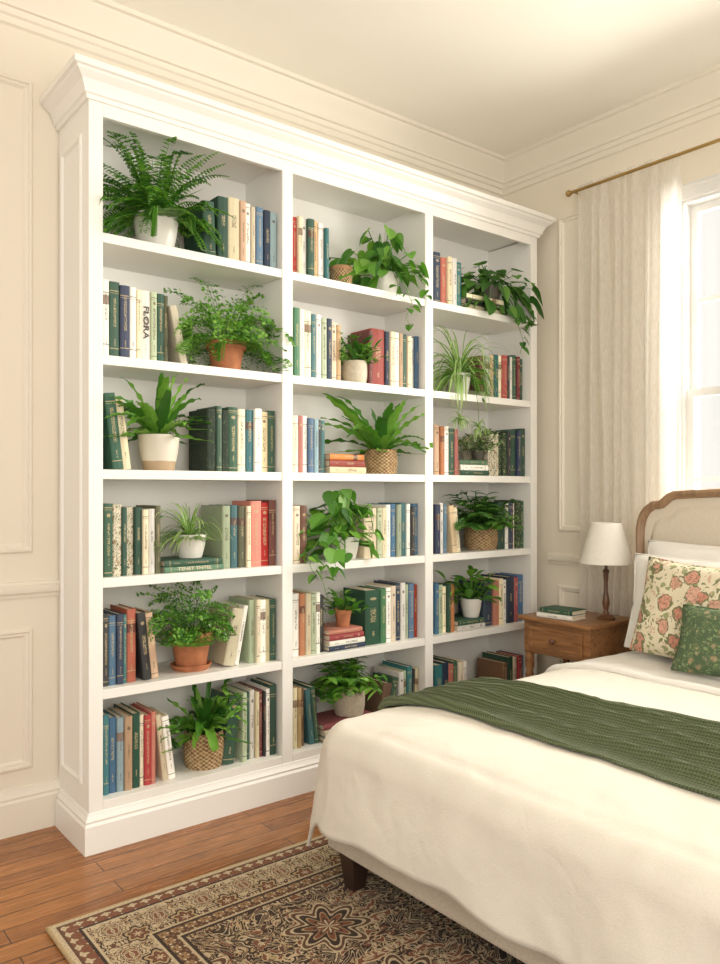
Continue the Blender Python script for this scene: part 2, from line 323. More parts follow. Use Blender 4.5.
# ------------------------------------------------------------------ room shell
WY=3.02; WX=3.45; CZ=3.10; XL=-2.6; YB=-2.4
mb=MB(); mb.box(XL,WX+.15,YB,WY+.15,-.1,0); struct(mb.build('floor',M['floor']))
mb=MB(); mb.box(XL,WX+.15,YB,WY+.15,CZ,CZ+.1); struct(mb.build('ceiling',M['ceil']))
mb=MB(); mb.box(XL,WX,WY,WY+.15,0,CZ); struct(mb.build('wall_back',M['wall']))
HY0,HY1,HZ0,HZ1=.72,1.935,.87,2.59
mb=MB(); mb.box(WX,WX+.15,YB,HY0,0,CZ); mb.box(WX,WX+.15,HY1,WY+.15,0,CZ); mb.box(WX,WX+.15,HY0,HY1,0,HZ0); mb.box(WX,WX+.15,HY0,HY1,HZ1,CZ)
struct(mb.build('wall_right',M['wall']))
corn=[(0,0),(-.105,0),(-.105,-.018),(-.092,-.022),(-.088,-.032),(-.07,-.05),(-.045,-.085),(-.036,-.10),(-.036,-.112),(-.026,-.115),(-.022,-.135),(-.012,-.14),(-.012,-.165),(0,-.17)]
mb=MB(); mb.sweep([(XL,WY,CZ),(WX,WY,CZ),(WX,YB,CZ)],corn,(0,0,1)); struct(mb.build('trim_1',M['trim'],smooth=25))
base=[(0,0),(-.018,0),(-.018,.118),(-.013,.126),(-.015,.135),(-.008,.15),(-.006,.165),(0,.168)]
mb=MB(); mb.sweep([(XL,WY,0),(.955,WY,0)],base,(0,0,1)); struct(mb.build('baseboard_back',M['trim'],smooth=25))
mb=MB(); mb.sweep([(WX,2.69,0),(WX,YB,0)],base,(0,0,1)); struct(mb.build('baseboard_right',M['trim'],smooth=25))
rail=[(0,0),(-.008,0),(-.012,.012),(-.02,.02),(-.024,.032),(-.024,.045),(-.014,.05),(-.010,.058),(0,.06)]
mb=MB(); mb.sweep([(XL,WY,.855),(.955,WY,.855)],rail,(0,0,1)); struct(mb.build('trim_2',M['trim'],smooth=25))
mb=MB(); mb.sweep([(WX,2.69,.855),(WX,2.01,.855)],rail,(0,0,1)); struct(mb.build('trim_3',M['trim'],smooth=25))
fr=[(0,0),(0,.006),(.006,.014),(.014,.016),(.018,.008),(.026,.010),(.032,.004),(.034,0)]
def wframe(nm,wall,u0,u1,z0,z1):
    mb=MB()
    if wall=='b': mb.sweep([(u0,WY,z0),(u1,WY,z0),(u1,WY,z1),(u0,WY,z1)],fr,(0,-1,0),True)
    else: mb.sweep([(WX,u1,z0),(WX,u0,z0),(WX,u0,z1),(WX,u1,z1)],fr,(-1,0,0),True)
    struct(mb.build(nm,M['trim'],smooth=25))
wframe('trim_4','b',-.20,.86,1.02,2.75); wframe('trim_5','b',-.20,.86,.23,.745)
wframe('trim_6','r',2.09,2.628,1.03,2.70); wframe('trim_7','r',2.09,2.628,.23,.745)
wframe('trim_8','b',-1.5,-.33,1.02,2.75); wframe('trim_9','b',-1.5,-.33,.23,.745)
# window with casing, sashes, muntins
cas=[(0,0),(0,.014),(-.010,.018),(-.05,.020),(-.056,.028),(-.068,.028),(-.068,0)]
w=MB(); w.sweep([(WX,HY1,HZ0),(WX,HY0,HZ0),(WX,HY0,HZ1),(WX,HY1,HZ1)],cas,(-1,0,0),True)
w.box(WX,WX+.15,HY1-.012,HY1,HZ0,HZ1); w.box(WX,WX+.15,HY0,HY0+.012,HZ0,HZ1); w.box(WX,WX+.15,HY0+.012,HY1-.012,HZ1-.012,HZ1); w.box(WX,WX+.15,HY0+.012,HY1-.012,HZ0,HZ0+.012)
wo=struct(w.build('window_1',M['winframe']))
def sash(x,z0,z1):
    s=MB(); y0,y1=HY0+.012,HY1-.012; f=.036
    s.box(x,x+.03,y0,y0+f,z0,z1); s.box(x,x+.03,y1-f,y1,z0,z1); s.box(x,x+.03,y0+f,y1-f,z0,z0+f); s.box(x,x+.03,y0+f,y1-f,z1-f,z1)
    for k in range(1,5):
        yy=y1-(y1-y0)*k/5
        s.box(x+.003,x+.027,yy-.011,yy+.011,z0+f,z1-f)
    zz=(z0+z1)/2; s.box(x+.004,x+.026,y0+f,y1-f,zz-.011,zz+.011)
    so=s.build('sash',M['winframe'],wo)
    g=MB(); g.box(x+.014,x+.016,y0+f,y1-f,z0+f,z1-f); g.build('pane',M['glass'],so)
zm=1.70
sash(WX+.06,zm-.015,HZ1-.012); sash(WX+.025,HZ0+.012,zm+.018)
s=MB(); s.box(WX-.05,WX+.02,HY0-.12,HY1+.12,HZ0-.03,HZ0); s.build('window_sill',M['winframe'],wo,bevel=.004)
# ------------------------------------------------------------------ bookcase
BX0,BX1=.955,3.355; FY=2.70; BY=3.015; TOPZ=2.70
bays=[(1.005,1.745),(1.795,2.54),(2.59,3.305)]
ZS=[2.148,1.722,1.322,.942,.553,.168]; TH=.034; ZTOP=2.55
bc=empty('bookcase',((BX0+BX1)/2,(FY+BY)/2,0)); off=bc.location.copy()
def bpart(mb,name,bevel=.0015,smooth=None):
    mb.v=[(v[0]-off.x,v[1]-off.y,v[2]-off.z) for v in mb.v]; return mb.build(name,M['white'],bc,bevel=bevel,smooth=smooth)
for (a,b) in ((BX0,BX0+.022),(BX1-.022,BX1)):
    m_=MB(); m_.box(a,b,FY+.02,BY,0,2.62)
    if a==BX0:
        P=[(BX0,BY-.035,.22),(BX0,FY+.06,.22),(BX0,FY+.06,2.50),(BX0,BY-.035,2.50)]
        m_.sweep(P,[(0,0),(0,.003),(.006,.009),(.014,.010),(.02,.003),(.022,0)],(-1,0,0),True)
    bpart(m_,'side_panel')
for (a,b) in ((BX0,1.005),(1.745,1.795),(2.54,2.59),(3.305,BX1)):
    m_=MB(); m_.box(a,b,FY,FY+.02,.13,2.60); bpart(m_,'stile')
for (a,b) in ((1.745,1.795),(2.54,2.59)):
    m_=MB(); m_.box(a+.004,b-.004,FY+.02,BY-.012,.13,2.60); bpart(m_,'divider')
m_=MB(); m_.box(BX0+.022,1.004,FY+.02,BY-.012,.13,2.58); bpart(m_,'inner_side',0)
m_=MB(); m_.box(3.306,BX1-.022,FY+.02,BY-.012,.13,2.58); bpart(m_,'inner_side',0)
m_=MB(); m_.box(BX0+.022,BX1-.022,BY-.012,BY,.05,2.60); bpart(m_,'back_panel',0)
for (a,b) in bays:
    m_=MB(); m_.box(a,b,FY,FY+.02,ZTOP,2.60); bpart(m_,'top_rail')
    for i,z in enumerate(ZS):
        m_=MB(); m_.box(a+(0 if i==5 else .0005),b-(0 if i==5 else .0005),FY+(.0 if i==5 else .003),BY-.012,z-TH,z); bpart(m_,'shelf',.002)
m_=MB(); m_.box(BX0+.022,BX1-.022,FY+.02,BY-.012,2.585,2.60); bpart(m_,'top_panel',0)
m_=MB(); cr=[(0,0),(.010,.0),(.012,.014),(.020,.018),(.022,.03),(.034,.055),(.056,.073),(.060,.080),(.07,.084),(.07,.105),(0,.105)]
m_.sweep([(BX0,BY,2.595),(BX0,FY,2.595),(BX1,FY,2.595),(BX1,BY,2.595)],[(-a,b) for a,b in cr],(0,0,1)); bpart(m_,'crown_moulding',0,20)
m_=MB(); m_.box(BX0+.005,BX1-.005,FY+.005,BY,2.60,2.69); bpart(m_,'top_box',0)
m_=MB(); bs=[(0,0),(.02,0),(.02,.095),(.014,.104),(.016,.112),(.007,.124),(.004,.134),(0,.136)]
m_.sweep([(BX0,BY-.02,0),(BX0,FY,0),(BX1,FY,0),(BX1,BY-.02,0)],[(-a,b) for a,b in bs],(0,0,1)); m_.box(BX0+.001,BX1-.001,FY+.001,FY+.019,0,.135); bpart(m_,'plinth',0,25)
tag(bc,'tall white built-in bookcase with three bays of shelves and crown moulding','bookcase')
# ------------------------------------------------------------------ books
ORD=['first','second','third','fourth','fifth','sixth','seventh','eighth','ninth','tenth','eleventh','twelfth','thirteenth','fourteenth','fifteenth','sixteenth','seventeenth','eighteenth','nineteenth','twentieth']
ROW=['top','second','third','fourth','fifth','bottom']; BAY=['left','middle','right']
def make_book(k,w,h,D,loc,rot,label,group,title=None):
    root=empty('book',loc,rot); tag(root,label,'book',group)
    t=.0024; hw=w/2
    outer=[(-hw,D),(-hw,.005),(-hw*.75,.0012),(0,-.0004),(hw*.75,.0012),(hw,.005),(hw,D)]
    inner=[(-hw+t,D),(-hw+t,.007),(-(hw-t)*.75,.0045),(0,.003),((hw-t)*.75,.0045),(hw-t,.007),(hw-t,D)]
    vs=[(x,y,z) for z in (0,h) for (x,y) in outer+inner]; n=7; fs=[]
    for i in range(6):
        fs+= [(i,i+1,i+15,i+14),(i+7,i+21,i+22,i+8),(i,i+7,i+8,i+1),(i+14,i+15,i+22,i+21)]
    fs+=[(0,14,21,7),(6,13,27,20)]
    b=MB(); b.add(vs,fs); b.build('cover',bookmat(k),root)
    p=MB(); p.box(-hw+t+.0001,hw-t-.0001,.0075,D-.004,.003,h-.004); p.build('pages',M['page'],root)
    if title:
        txt,vert,mm=title
        cu=bpy.data.curves.new('title','FONT'); cu.body=txt; cu.align_x='CENTER'; cu.align_y='CENTER'; cu.size=min(w*.75,.030); cu.extrude=.0002; cu.offset=.0005
        tmp=bpy.data.objects.new('tmp',cu); COL.objects.link(tmp); dg=bpy.context.evaluated_depsgraph_get(); dg.update()
        me=bpy.data.meshes.new_from_object(tmp.evaluated_get(dg)); bpy.data.objects.remove(tmp)
        xs=[v.co.x for v in me.vertices]; wd=max(xs)-min(xs); sc=min(1.35,(h*(.58 if vert else .8))/wd)
        me.transform(Matrix.Diagonal((sc,min(1,sc*1.3),1,1)))
        me.materials.clear(); me.materials.append(mm)
        o=bpy.data.objects.new('title',me); COL.objects.link(o); o.parent=root
        R=Matrix.Rotation(PI/2,4,'X'); R=Matrix.Rotation(-PI/2,4,'Y')@R if not vert else Matrix.Rotation(PI/2,4,'Y')@R
        o.matrix_local=Matrix.Translation((0,-.0013,h*(.55 if vert else .5)))@R
    return root
G={
(0,0):[('u',203,0,'g12/22/-3 g10/25 c12/25.5 t7/25 w7/25 c5/24.5 b8/24 n7/24 a7/23')],
(0,1):[('u',104,189,'w6/27.5 g11/27 n10/26.5 w7/26 c5/25.5 w11*/25.5 l6/26 g7/26 o5/25 c9/22/-12')],
(0,2):[('u',104,133,'g11/27/-7 c10/26/-7'),('u',208,0,'D9/24.5 g5/25 D7/24 g9/25 c7/24.5 e8/25 w7/25 y7/25 g8/25.5')],
(0,3):[('u',104,161,'g8/26 f9/25.5 g5/25 f8/25 g7/25 c6/24 w7/24 o6/24.5'),('s',162,222,'m*g'),('u',224,0,'l7/24 e6/24.5 o7/24.5 c4/24 p10/26 r8/26 d6/26')],
(0,4):[('u',104,161,'k5/25 b7/25 n7/25.5 e4/25 r9/26 k8/25/-6 t8/24/-6'),('u',225,0,'c12/23/11 w6/24/11 l7/25 c5/25 w6/25 y6/25 g8/25.5')],
(0,5):[('u',104,177,'e7/28 b9/27 a8/26 t9/26 g9/27 c5/26.5 r8/26 p6/26 c7/25/-7 w8/24/-7'),('u',224,0,'g16/26/7 l6/27 g6/27 w7/27 c5/27 d6/27 k4/26.5 w6/27 g9/28')],
(1,0):[('u',294,329,'r4/25 c4/25 w6/25 g6/25 t5/24.5 w5/24 e4/23')],
(1,1):[('u',294,342,'m5/29 w5/28 c6/28 e5/27 w5/27 l5/26.5 n5/26 c6/26 t4/25'),('u',369,0,'d4/25 r15/26 n5/25 c6/25.5 w5/25 t5/25 g6/25.5 c5/25 w4/25 b5/25')],
(1,2):[('u',294,327,'c6/24 p5/24 w5/24 b6/23.5 a5/23 k4/23.5 e5/23'),('s',328,365,'crp')],
(1,3):[('u',294,307,'c6/24 s6/24'),('u',366,0,'c14/23 l5/22.5 c5/22.5 w5/24 b6/24 l5/24 e7/24.5 w5/24 k4/23.5 b6/24')],
(1,4):[('u',294,326,'w6/26 p5/26 c5/26 l5/25 w4/25.5 k5/25'),('s',327,364,'nwrp'),('u',366,0,'g16/25 m6/25 w5/25.5 c5/25 n6/26 w5/26 l5/25.5 b6/25 r4/25')],
(1,5):[('u',294,321,'c5/25 t5/25 s5/24 e6/24/-6 g6/24/-6'),('s',322,377,'gcr'),('u',379,0,'s12/20/10 g8/22/10 w7/24 l6/24 e7/25 k4/24 c6/24')],
(2,0):[('u',436,463,'n6/25 p5/24 c5/24 w4/24 e6/23.5'),('s',464,503,'ckc')],
(2,1):[('u',482,0,'s5/21 l6/22 t5/22 e6/23 c5/22.5 r6/23 k4/23 w5/23 g6/23.5 d4/23 g5/23')],
(2,2):[('u',436,458,'t5/24 p4/24 w4/24 g5/23 r4/23'),('s',459,488,'gwm'),('u',489,0,'f7/22 f5/22 F5/22 F5/23 k4/23.5 g8/25 n3/24.5 g6/25')],
(2,3):[('u',436,462,'n5/24 w4/24 b4/24 t5/23/-7 c5/22/-7'),('u',499,0,'g7/24 w4/24 n5/24.5 c3/24 F6/25 g4/24.5')],
(2,4):[('u',436,455,'b4/24 l4/23 c4/23 g3/23.5 p4/23'),('s',456,484,'wg'),('u',486,0,'n9/22 p5/23 c4/23 w4/23 n7/24 r4/24 b6/24')],
(2,5):[('u',436,468,'e6/24 n5/24 p5/23 g5/24 c5/23 w4/23'),('s',472,502,'wtt'),('u',504,0,'s5/18 g6/20 c4/20 r5/20 b4/20.5')],
}
CELLBOX={}; STACKTOP={}
for (bi,ri),groups in G.items():
    bl,br=bays[bi]; zf=ZS[ri]; boxes=[]; idx=0; grp='books on the %s shelf of the %s bay'%(ROW[ri],BAY[bi])
    for g in groups:
        yb=2.738; xs=max(X(g[1],yb),bl+.003); xe=br-.003 if g[2]==0 else min(X(g[2],yb),br-.003)
        if g[0]=='u':
            toks=[]
            for t_ in g[3].split():
                ttl='*' in t_; t_=t_.replace('*',''); q=t_.split('/'); toks.append([q[0][0],float(q[0][1:])*random.uniform(.88,1.12),float(q[1])/100+random.uniform(-.006,.006),math.radians(float(q[2])) if len(q)>2 else 0,ttl])
            def layout(sc):
                x=xs; out=[]; n=len(toks)
                for i,(k,w,h,f,ttl) in enumerate(toks):
                    W=w*sc
                    prevf=toks[i-1][3] if i else 0; nxtf=toks[i+1][3] if i<n-1 else 0
                    if f==0: out.append((x+W/2,0)); x+=W+.0006
                    elif f<0:
                        if prevf==0 or i==0: x+=h*math.sin(-f)
                        out.append((x+W/2*math.cos(f),W/2*math.sin(-f))); x+=W/math.cos(f)+.0012
                    else:
                        out.append((x+W/2*math.cos(f),W/2*math.sin(f))); x+=W/math.cos(f)+.0012
                        if nxtf==0: x+=max(0,h*math.sin(f)-W*(1/math.cos(f)-math.cos(f)))
                return x,out
            lo,hi=.0005,.02
            for _ in range(30):
                mid=(lo+hi)/2
                if layout(mid)[0]>xe: hi=mid
                else: lo=mid
            sc=lo; _,out=layout(sc); hm=0
            for (k,w,h,f,ttl),(cx,lift) in zip(toks,out):
                D=random.uniform(.15,.19); yy=yb+random.uniform(-.006,.014)
                lab='%s book %s %s from left on the %s shelf, %s bay'%(BK[k][0],'leaning' if f else 'upright',ORD[idx],ROW[ri],BAY[bi])
                make_book(k,w*sc,h,D,(cx,yy,zf+lift+.0005),(0,f,0),lab,grp,('FLORA',True,M['ink']) if ttl else None); idx+=1; hm=max(hm,h)
            boxes.append((xs-.005,xe+.005,zf+hm,yb-.01))
        else:
            z=zf+.0005; L=xe-xs-.004; ks=g[3]; lst=[]
            for c in ks:
                if c=='*': lst[-1]=(lst[-1][0],True)
                else: lst.append((c,False))
            n=len(lst); names={2:['bottom','top'],3:['bottom','middle','top'],4:['bottom','second lowest','third lowest','top']}[n]
            for j,(c,ttl) in enumerate(lst):
                th=random.uniform(.022,.03) if n<4 else random.uniform(.02,.025); ll=L-.006*j
                lab='%s book lying %s in the stack on the %s shelf, %s bay'%(BK[c][0],names[j],ROW[ri],BAY[bi])
                make_book(c,th,ll,.175,(xs+.002+random.uniform(0,.004),2.722+random.uniform(0,.01),z+th/2),(0,PI/2,0),lab,grp,('TENET TNTEL',False,M['gilt']) if ttl else None); z+=th+.0004
            STACKTOP[(bi,ri)]=z
            boxes.append((xs,xe,z,2.715))
    CELLBOX[(bi,ri)]=boxes
# ------------------------------------------------------------------ plants
UP=Vector((0,0,1))
def rv(a,b): return random.uniform(a,b)
def arc(o,d,L,droop,n):
    p=o.copy(); d=d.normalized(); out=[(p.copy(),d.copy())]
    for i in range(n):
        d=(d+Vector((0,0,-droop/n))).normalized(); p=p+d*(L/n); out.append((p.copy(),d.copy()))
    return out
def azel(az,el): return Vector((math.cos(az)*math.cos(el),math.sin(az)*math.cos(el),math.sin(el)))
lance=lambda t: max(.05,math.sin(PI*min(1,t*.88+.1)))
def leaf(mb,o,d,L,W,droop=.5,segs=4,prof=lance,fold=.25,roll=0,mi=0,wave=0,stripe=None):
    d=d.normalized(); side=d.cross(UP)
    if side.length<.1: side=Vector((1,0,0))
    side.normalize(); side=Matrix.Rotation(roll,3,d)@side
    rows=[]; ph=rv(0,6)
    for i,(p,dd) in enumerate(arc(o,d,L,droop,segs)):
        t=i/segs; w=W*prof(t)/2; nr=side.cross(dd)
        wa=wave*W*math.sin(i*1.9+ph); wb=wave*W*math.sin(i*1.9+ph+2)
        if stripe: rows.append([p-side*w+nr*fold*w,p-side*w*.35,p+side*w*.35,p+side*w+nr*fold*w])
        else: rows.append([p-side*w+nr*(fold*w+wa),p,p+side*w+nr*(fold*w+wb)])
    n=len(rows[0]); vs=[v for r in rows for v in r]
    fs=[];ms=[]
    for i in range(segs):
        for j in range(n-1):
            fs.append((i*n+j,(i+1)*n+j,(i+1)*n+j+1,i*n+j+1)); ms.append(stripe if (stripe and j==1) else mi)
    o_=len(mb.v); mb.v+=[tuple(v) for v in vs]; mb.f+=[tuple(q+o_ for q in f) for f in fs]; mb.mi+=ms
HEART=[(0,0),(-.10,.16),(-.05,.34),(.12,.46),(.35,.46),(.6,.34),(.82,.16),(1,0)]
def heart(mb,o,d,L,W,fold=.25,droop=.3,roll=0):
    d=d.normalized(); side=d.cross(UP)
    if side.length<.1: side=Vector((1,0,0))
    side.normalize(); side=Matrix.Rotation(roll,3,d)@side; nr=side.cross(d)
    def P(u,v): return o+d*u*L+side*v*W+nr*(abs(v)*W*fold-droop*L*u*u*.5)
    mids=[P(u,0) for u in (0,.15,.4,.7,1)]
    for s_ in (1,-1):
        out=[P(u,v*s_) for u,v in HEART]
        vs=out+mids[1:4]; f=[(0,1,2,8),(8,2,3,9),(9,3,4,5,10),(10,5,6,7)]
        mb.add(vs,[x if s_>0 else x[::-1] for x in f])
def g_boston(mb):
    for i in range(115):
        az=rv(0,2*PI); el=math.radians(rv(8,84)); L=rv(.19,.30); n=24
        pts=arc(Vector((math.cos(az)*.02,math.sin(az)*.02,0)),azel(az,el),L,rv(.9,2.0),n)
        mb.tube([p for p,_ in pts][::3],.0011,3)
        for j in range(2,n+1):
            p,d=pts[j]; s=d.cross(UP); 
            if s.length<.1: continue
            s.normalize(); l=.034*math.sin(PI*(j/n)**.75*.93+.1)
            for q in (1,-1): leaf(mb,p,(s*q+d*.35),l,.010,.3,2,fold=.1,roll=rv(-.3,.3))
def g_maiden(mb):
    for i in range(78):
        az=rv(0,2*PI); el=math.radians(rv(0,82)); L=rv(.14,.26); n=12
        pts=arc(Vector((math.cos(az)*.02,math.sin(az)*.02,0)),azel(az,el),L,rv(1.4,2.9),n)
        mb.tube([p for p,_ in pts][::2],.0008,3)
        for j in range(3,n+1):
            p,d=pts[j]; sd=d.cross(UP)
            if sd.length<.1: continue
            sd.normalize()
            for q in (1,-1):
                sl=.034*math.sin(PI*(j/n)**.8*.92+.12)
                for k in (0.25,.6,1):
                    c=p+(sd*q+d*.45)*sl*k+Vector((0,0,rv(-.004,.004))); dd=(sd*q+d*rv(.2,1.0)+Vector((0,0,rv(-.5,.2)))).normalized()
                    s=dd.cross(Vector((rv(-.5,.5),rv(-1,.2),rv(.4,1)))).normalized(); r=rv(.0045,.0072)
                    mb.add([c,c+dd*r*.6+s*r,c+dd*r*1.4+s*r*.6,c+dd*r*1.5,c+dd*r*1.4-s*r*.6,c+dd*r*.6-s*r],[(0,1,2,3),(0,3,4,5)])
broad=lambda t: max(.08,math.sin(PI*min(1,t*.80+.15)))**.75
def g_strap(mb):
    for i in range(34):
        az=i*2.4+rv(-.3,.3); el=math.radians(rv(12,78)); L=rv(.17,.26)
        leaf(mb,Vector((math.cos(az)*.012,math.sin(az)*.012,0)),azel(az,el),L,rv(.024,.033),rv(.8,1.8),18,broad,.30,rv(-.4,.4),wave=.15)
    for i in range(12):
        az=rv(0,2*PI); leaf(mb,Vector((0,0,0)),azel(az,math.radians(rv(45,85))),rv(.10,.17),.022,.9,12,broad,fold=.35,wave=.14)
taper=lambda t:max(.08,(1-t)**.6*min(1,.5+t*4))
def g_spider(mb):
    for i in range(140):
        az=rv(0,2*PI); el=math.radians(rv(5,88))
        leaf(mb,Vector((math.cos(az)*.01,math.sin(az)*.01,0)),azel(az,el),rv(.14,.28),rv(.008,.013),rv(1.8,4.0),10,taper,.3,rv(-.2,.2),stripe=1)
def g_pothos(mb):
    for i in range(74):
        az=rv(0,2*PI); el=math.radians(rv(0,88)); L=rv(.05,.17)
        pts=arc(Vector((0,0,0)),azel(az,el),L,rv(.2,1.0),4); mb.tube([p for p,_ in pts],.0014,4)
        p,d=pts[-1]; l=rv(.040,.064); heart(mb,p,(Vector((d.x,d.y,-rv(.1,.9)))),l,l*.85,rv(.1,.35),rv(.1,.5),rv(-.6,.6))
def vine(mb,pts):
    mb.tube(pts,.0014,4)
    for i in range(1,len(pts)):
        for q in range(2):
            p=Vector(pts[i-1]).lerp(Vector(pts[i]),rv(.2,1)); az=rv(PI,2*PI); l=rv(.038,.058)
            d=Vector((math.cos(az),math.sin(az)*.7,-rv(.2,1.1))); q2=p+Vector((d.x*.015,-.008,.004)); mb.tube([p,q2],.001,3); heart(mb,q2,d,l,l*.85,.2,.3,rv(-.5,.5))
def g_small(mb):
    for i in range(60):
        az=rv(0,2*PI); el=math.radians(rv(0,88)); L=rv(.02,.08)
        p=azel(az,el)*L; p.z=abs(p.z)
        mb.tube([(0,0,0),p],.001,3)
        leaf(mb,p,azel(az+rv(-.4,.4),math.radians(rv(-10,70))),rv(.030,.048),rv(.015,.021),.7,4,fold=.3,roll=rv(-.4,.4))
def g_bushy(mb):
    for i in range(48):
        az=rv(0,2*PI); el=math.radians(rv(15,85)); L=rv(.07,.13)
        pts=arc(Vector((0,0,0)),azel(az,el),L,.6,5); mb.tube([p for p,_ in pts],.0012,3)
        for j in range(2,6):
            p,d=pts[j]; 
            for q in (1,-1):
                s=d.cross(UP); s=s.normalized() if s.length>.1 else Vector((1,0,0))
                leaf(mb,p,s*q+d*.8+Vector((0,0,rv(-.2,.4))),rv(.030,.042),rv(.012,.016),.8,4,fold=.3,roll=rv(-.4,.4))
GEN={'boston':g_boston,'maiden':g_maiden,'strap':g_strap,'spider':g_spider,'pothos':g_pothos,'small':g_small,'bushy':g_bushy}
def fit(vs,l,r,t,b,f,k):
    def pc(i,q):
        s=sorted(v[i] for v in vs); return s[int(q*(len(s)-1))]
    q=.02; mnx,mxx,mny,mxy,mnz,mxz=pc(0,q),pc(0,1-q),pc(1,q),pc(1,1-q),pc(2,q),pc(2,1-q)
    def sc(v,lo,hi,L,H):
        if v<0: u=v/lo; lim=L
        else: u=v/hi; lim=H
        if u>1: u=1+.14*math.tanh((u-1)/.14)
        return u*lim*.90
    out=[]
    for x,y,z in vs:
        zz=sc(z,min(mnz,-.02),mxz,min(b,-.004),t)
        out.append((sc(x,mnx,mxx,l,r),sc(y,mny,mxy,f,k),zz))
    return out
def pot(kind,r,h,root):
    n=36; m_=MB()
    if kind in('terra','terra_s'):
        z0=.012 if kind=='terra_s' else 0
        m_.lathe([(0,z0),(r*.66,z0),(r*.70,z0+.004),(r*.88,h*.74),(r*.88,h*.75),(r*.98,h*.75),(r,h*.77),(r,h*.98),(r*.98,h),(r*.9,h),(r*.87,h*.86),(0,h*.86)],n); m_.build('pot',M['terra'],root,smooth=35)
        if kind=='terra_s':
            s=MB(); s.lathe([(0,0),(r*.8,0),(r*.95,.018),(r*.97,.02),(r*.9,.022),(r*.78,.010),(0,.010)],n); s.build('saucer',M['terra'],root,smooth=35)
    elif kind=='wicker':
        pr=[(0,0),(r*.8,0)]; k=int(h/.004)
        for i in range(k+1):
            t=i/k; rr=r*(.82+.18*math.sin(PI*(.15+.65*t))+.0)*(1+.012*math.sin(t*h/.008*PI)); pr.append((rr,t*h))
        pr+=[(r*.98,h+.004),(r*.90,h+.003),(r*.86,h*.88),(0,h*.88)]
        m_.lathe(pr,48); m_.build('basket',M['wicker'],root,smooth=50)
    elif kind=='cream':
        m_.lathe([(0,0),(r*.82,0),(r*.9,.005),(r*.99,h*.3),(r,h*.6),(r*.97,h*.97),(r*.95,h),(r*.88,h),(r*.86,h*.86),(0,h*.86)],n); m_.build('pot',M['cream_pot'],root,smooth=35)
    else:
        m_.lathe([(0,0),(r*.68,0),(r*.73,.006),(r*.88,h*.5),(r*.97,h*.93),(r*.98,h),(r*.92,h),(r*.88,h*.86),(0,h*.86)],n)
        m_.build('pot',M['two'] if kind=='two' else (M['darkpot'] if kind=='dark' else M['ceramic']),root,smooth=35)
    s=MB(); s.lathe([(0,h*.90),(r*.4,h*.895),(r*.86,h*.885),(r*.86,h*.862)],24); s.build('soil',M['soil'],root,smooth=60)
PL=[
(0,0,'boston','white',156,46,.135,98,222,122,244,'leaf_mid','potted_fern','bushy arching fern in a white ceramic pot on the top left shelf'),
(0,1,'maiden','terra',226,40,.12,176,293,272,366,'leaf_fern','potted_fern','arching fine leaved fern in terracotta pot on the second shelf, left bay'),
(0,2,'strap','two',159,42,.135,104,213,374,440,'leaf_mid','potted_fern','wavy leaved fern in cream two tone pot on the third shelf, left bay'),
(0,3,'spider','white',190,33,.09,156,221,504,552,'leaf_light','spider_plant','small spider plant in white pot standing on two stacked books, left bay'),
(0,4,'maiden','terra_s',191,43,.145,150,239,585,636,'leaf_mid','potted_fern','fine leaved fern in terracotta pot with saucer on the fifth shelf, left bay'),
(0,5,'strap','wicker',204,41,.135,160,247,687,744,'leaf_mid','potted_fern','broad leaved fern in wicker basket on the bottom shelf, left bay'),
(1,0,'pothos','white',384,32,.105,346,424,221,296,'leaf_mid','potted_pothos','trailing pothos in white pot on the top shelf, middle bay'),
(1,1,'small','cream',355,25,.105,340,377,331,356,'leaf_mid','potted_plant','small leafy plant in round cream pot beside red book, middle bay'),
(1,2,'strap','wicker',381,33,.11,336,429,396,446,'leaf_mid','potted_fern','wavy leaved fern in wicker basket on the third shelf, middle bay'),
(1,3,'pothos','white',345,30,.10,301,374,490,560,'leaf_mid','potted_pothos','trailing pothos in white pot on the fourth shelf, middle bay'),
(1,4,'small','terra',343,18,.075,333,353,592,610,'leaf_mid','potted_plant','tiny plant in small terracotta pot standing on four stacked books'),
(1,5,'bushy','cream',349,32,.125,322,377,658,684,'leaf_mid','potted_plant','bushy plant in round cream pot standing on stacked books on bottom shelf'),
(2,0,'pothos','dark',490,24,.075,466,534,261,320,'leaf_dark','potted_pothos','trailing pothos in dark pot on the top shelf, right bay'),
(2,1,'spider','white',459,24,.11,431,497,326,412,'leaf_light','spider_plant','arching spider plant in white pot on the second shelf, right bay'),
(2,2,'small','dark',478,14,.05,466,495,428,456,'leaf_var','potted_plant','small mottled leaf plant standing on stacked books on the third shelf'),
(2,3,'bushy','wicker',481,34,.125,457,511,491,524,'leaf_dark','potted_plant','leafy plant in wicker basket on the fourth shelf, right bay'),
(2,4,'small','white',471,22,.095,452,493,568,598,'leaf_mid','potted_plant','small plant in white pot on two stacked books, right bay'),
]
VINES={(1,0):[[(405,285),(412,303),(406,318),(412,330)],[(416,275),(427,288),(426,306)],[(398,283),(396,296)]],
(1,3):[[(325,560),(321,575),(325,590),(330,604)],[(312,550),(310,566),(318,580)],[(335,562),(336,578)]],
(2,0):[[(512,310),(518,325),(523,340),(520,354)],[(526,305),(531,318),(528,334)]],
}
PUPS={(2,1):[[(474,380),(478,405),(479,428)],[(455,385),(456,400),(460,420)]]}
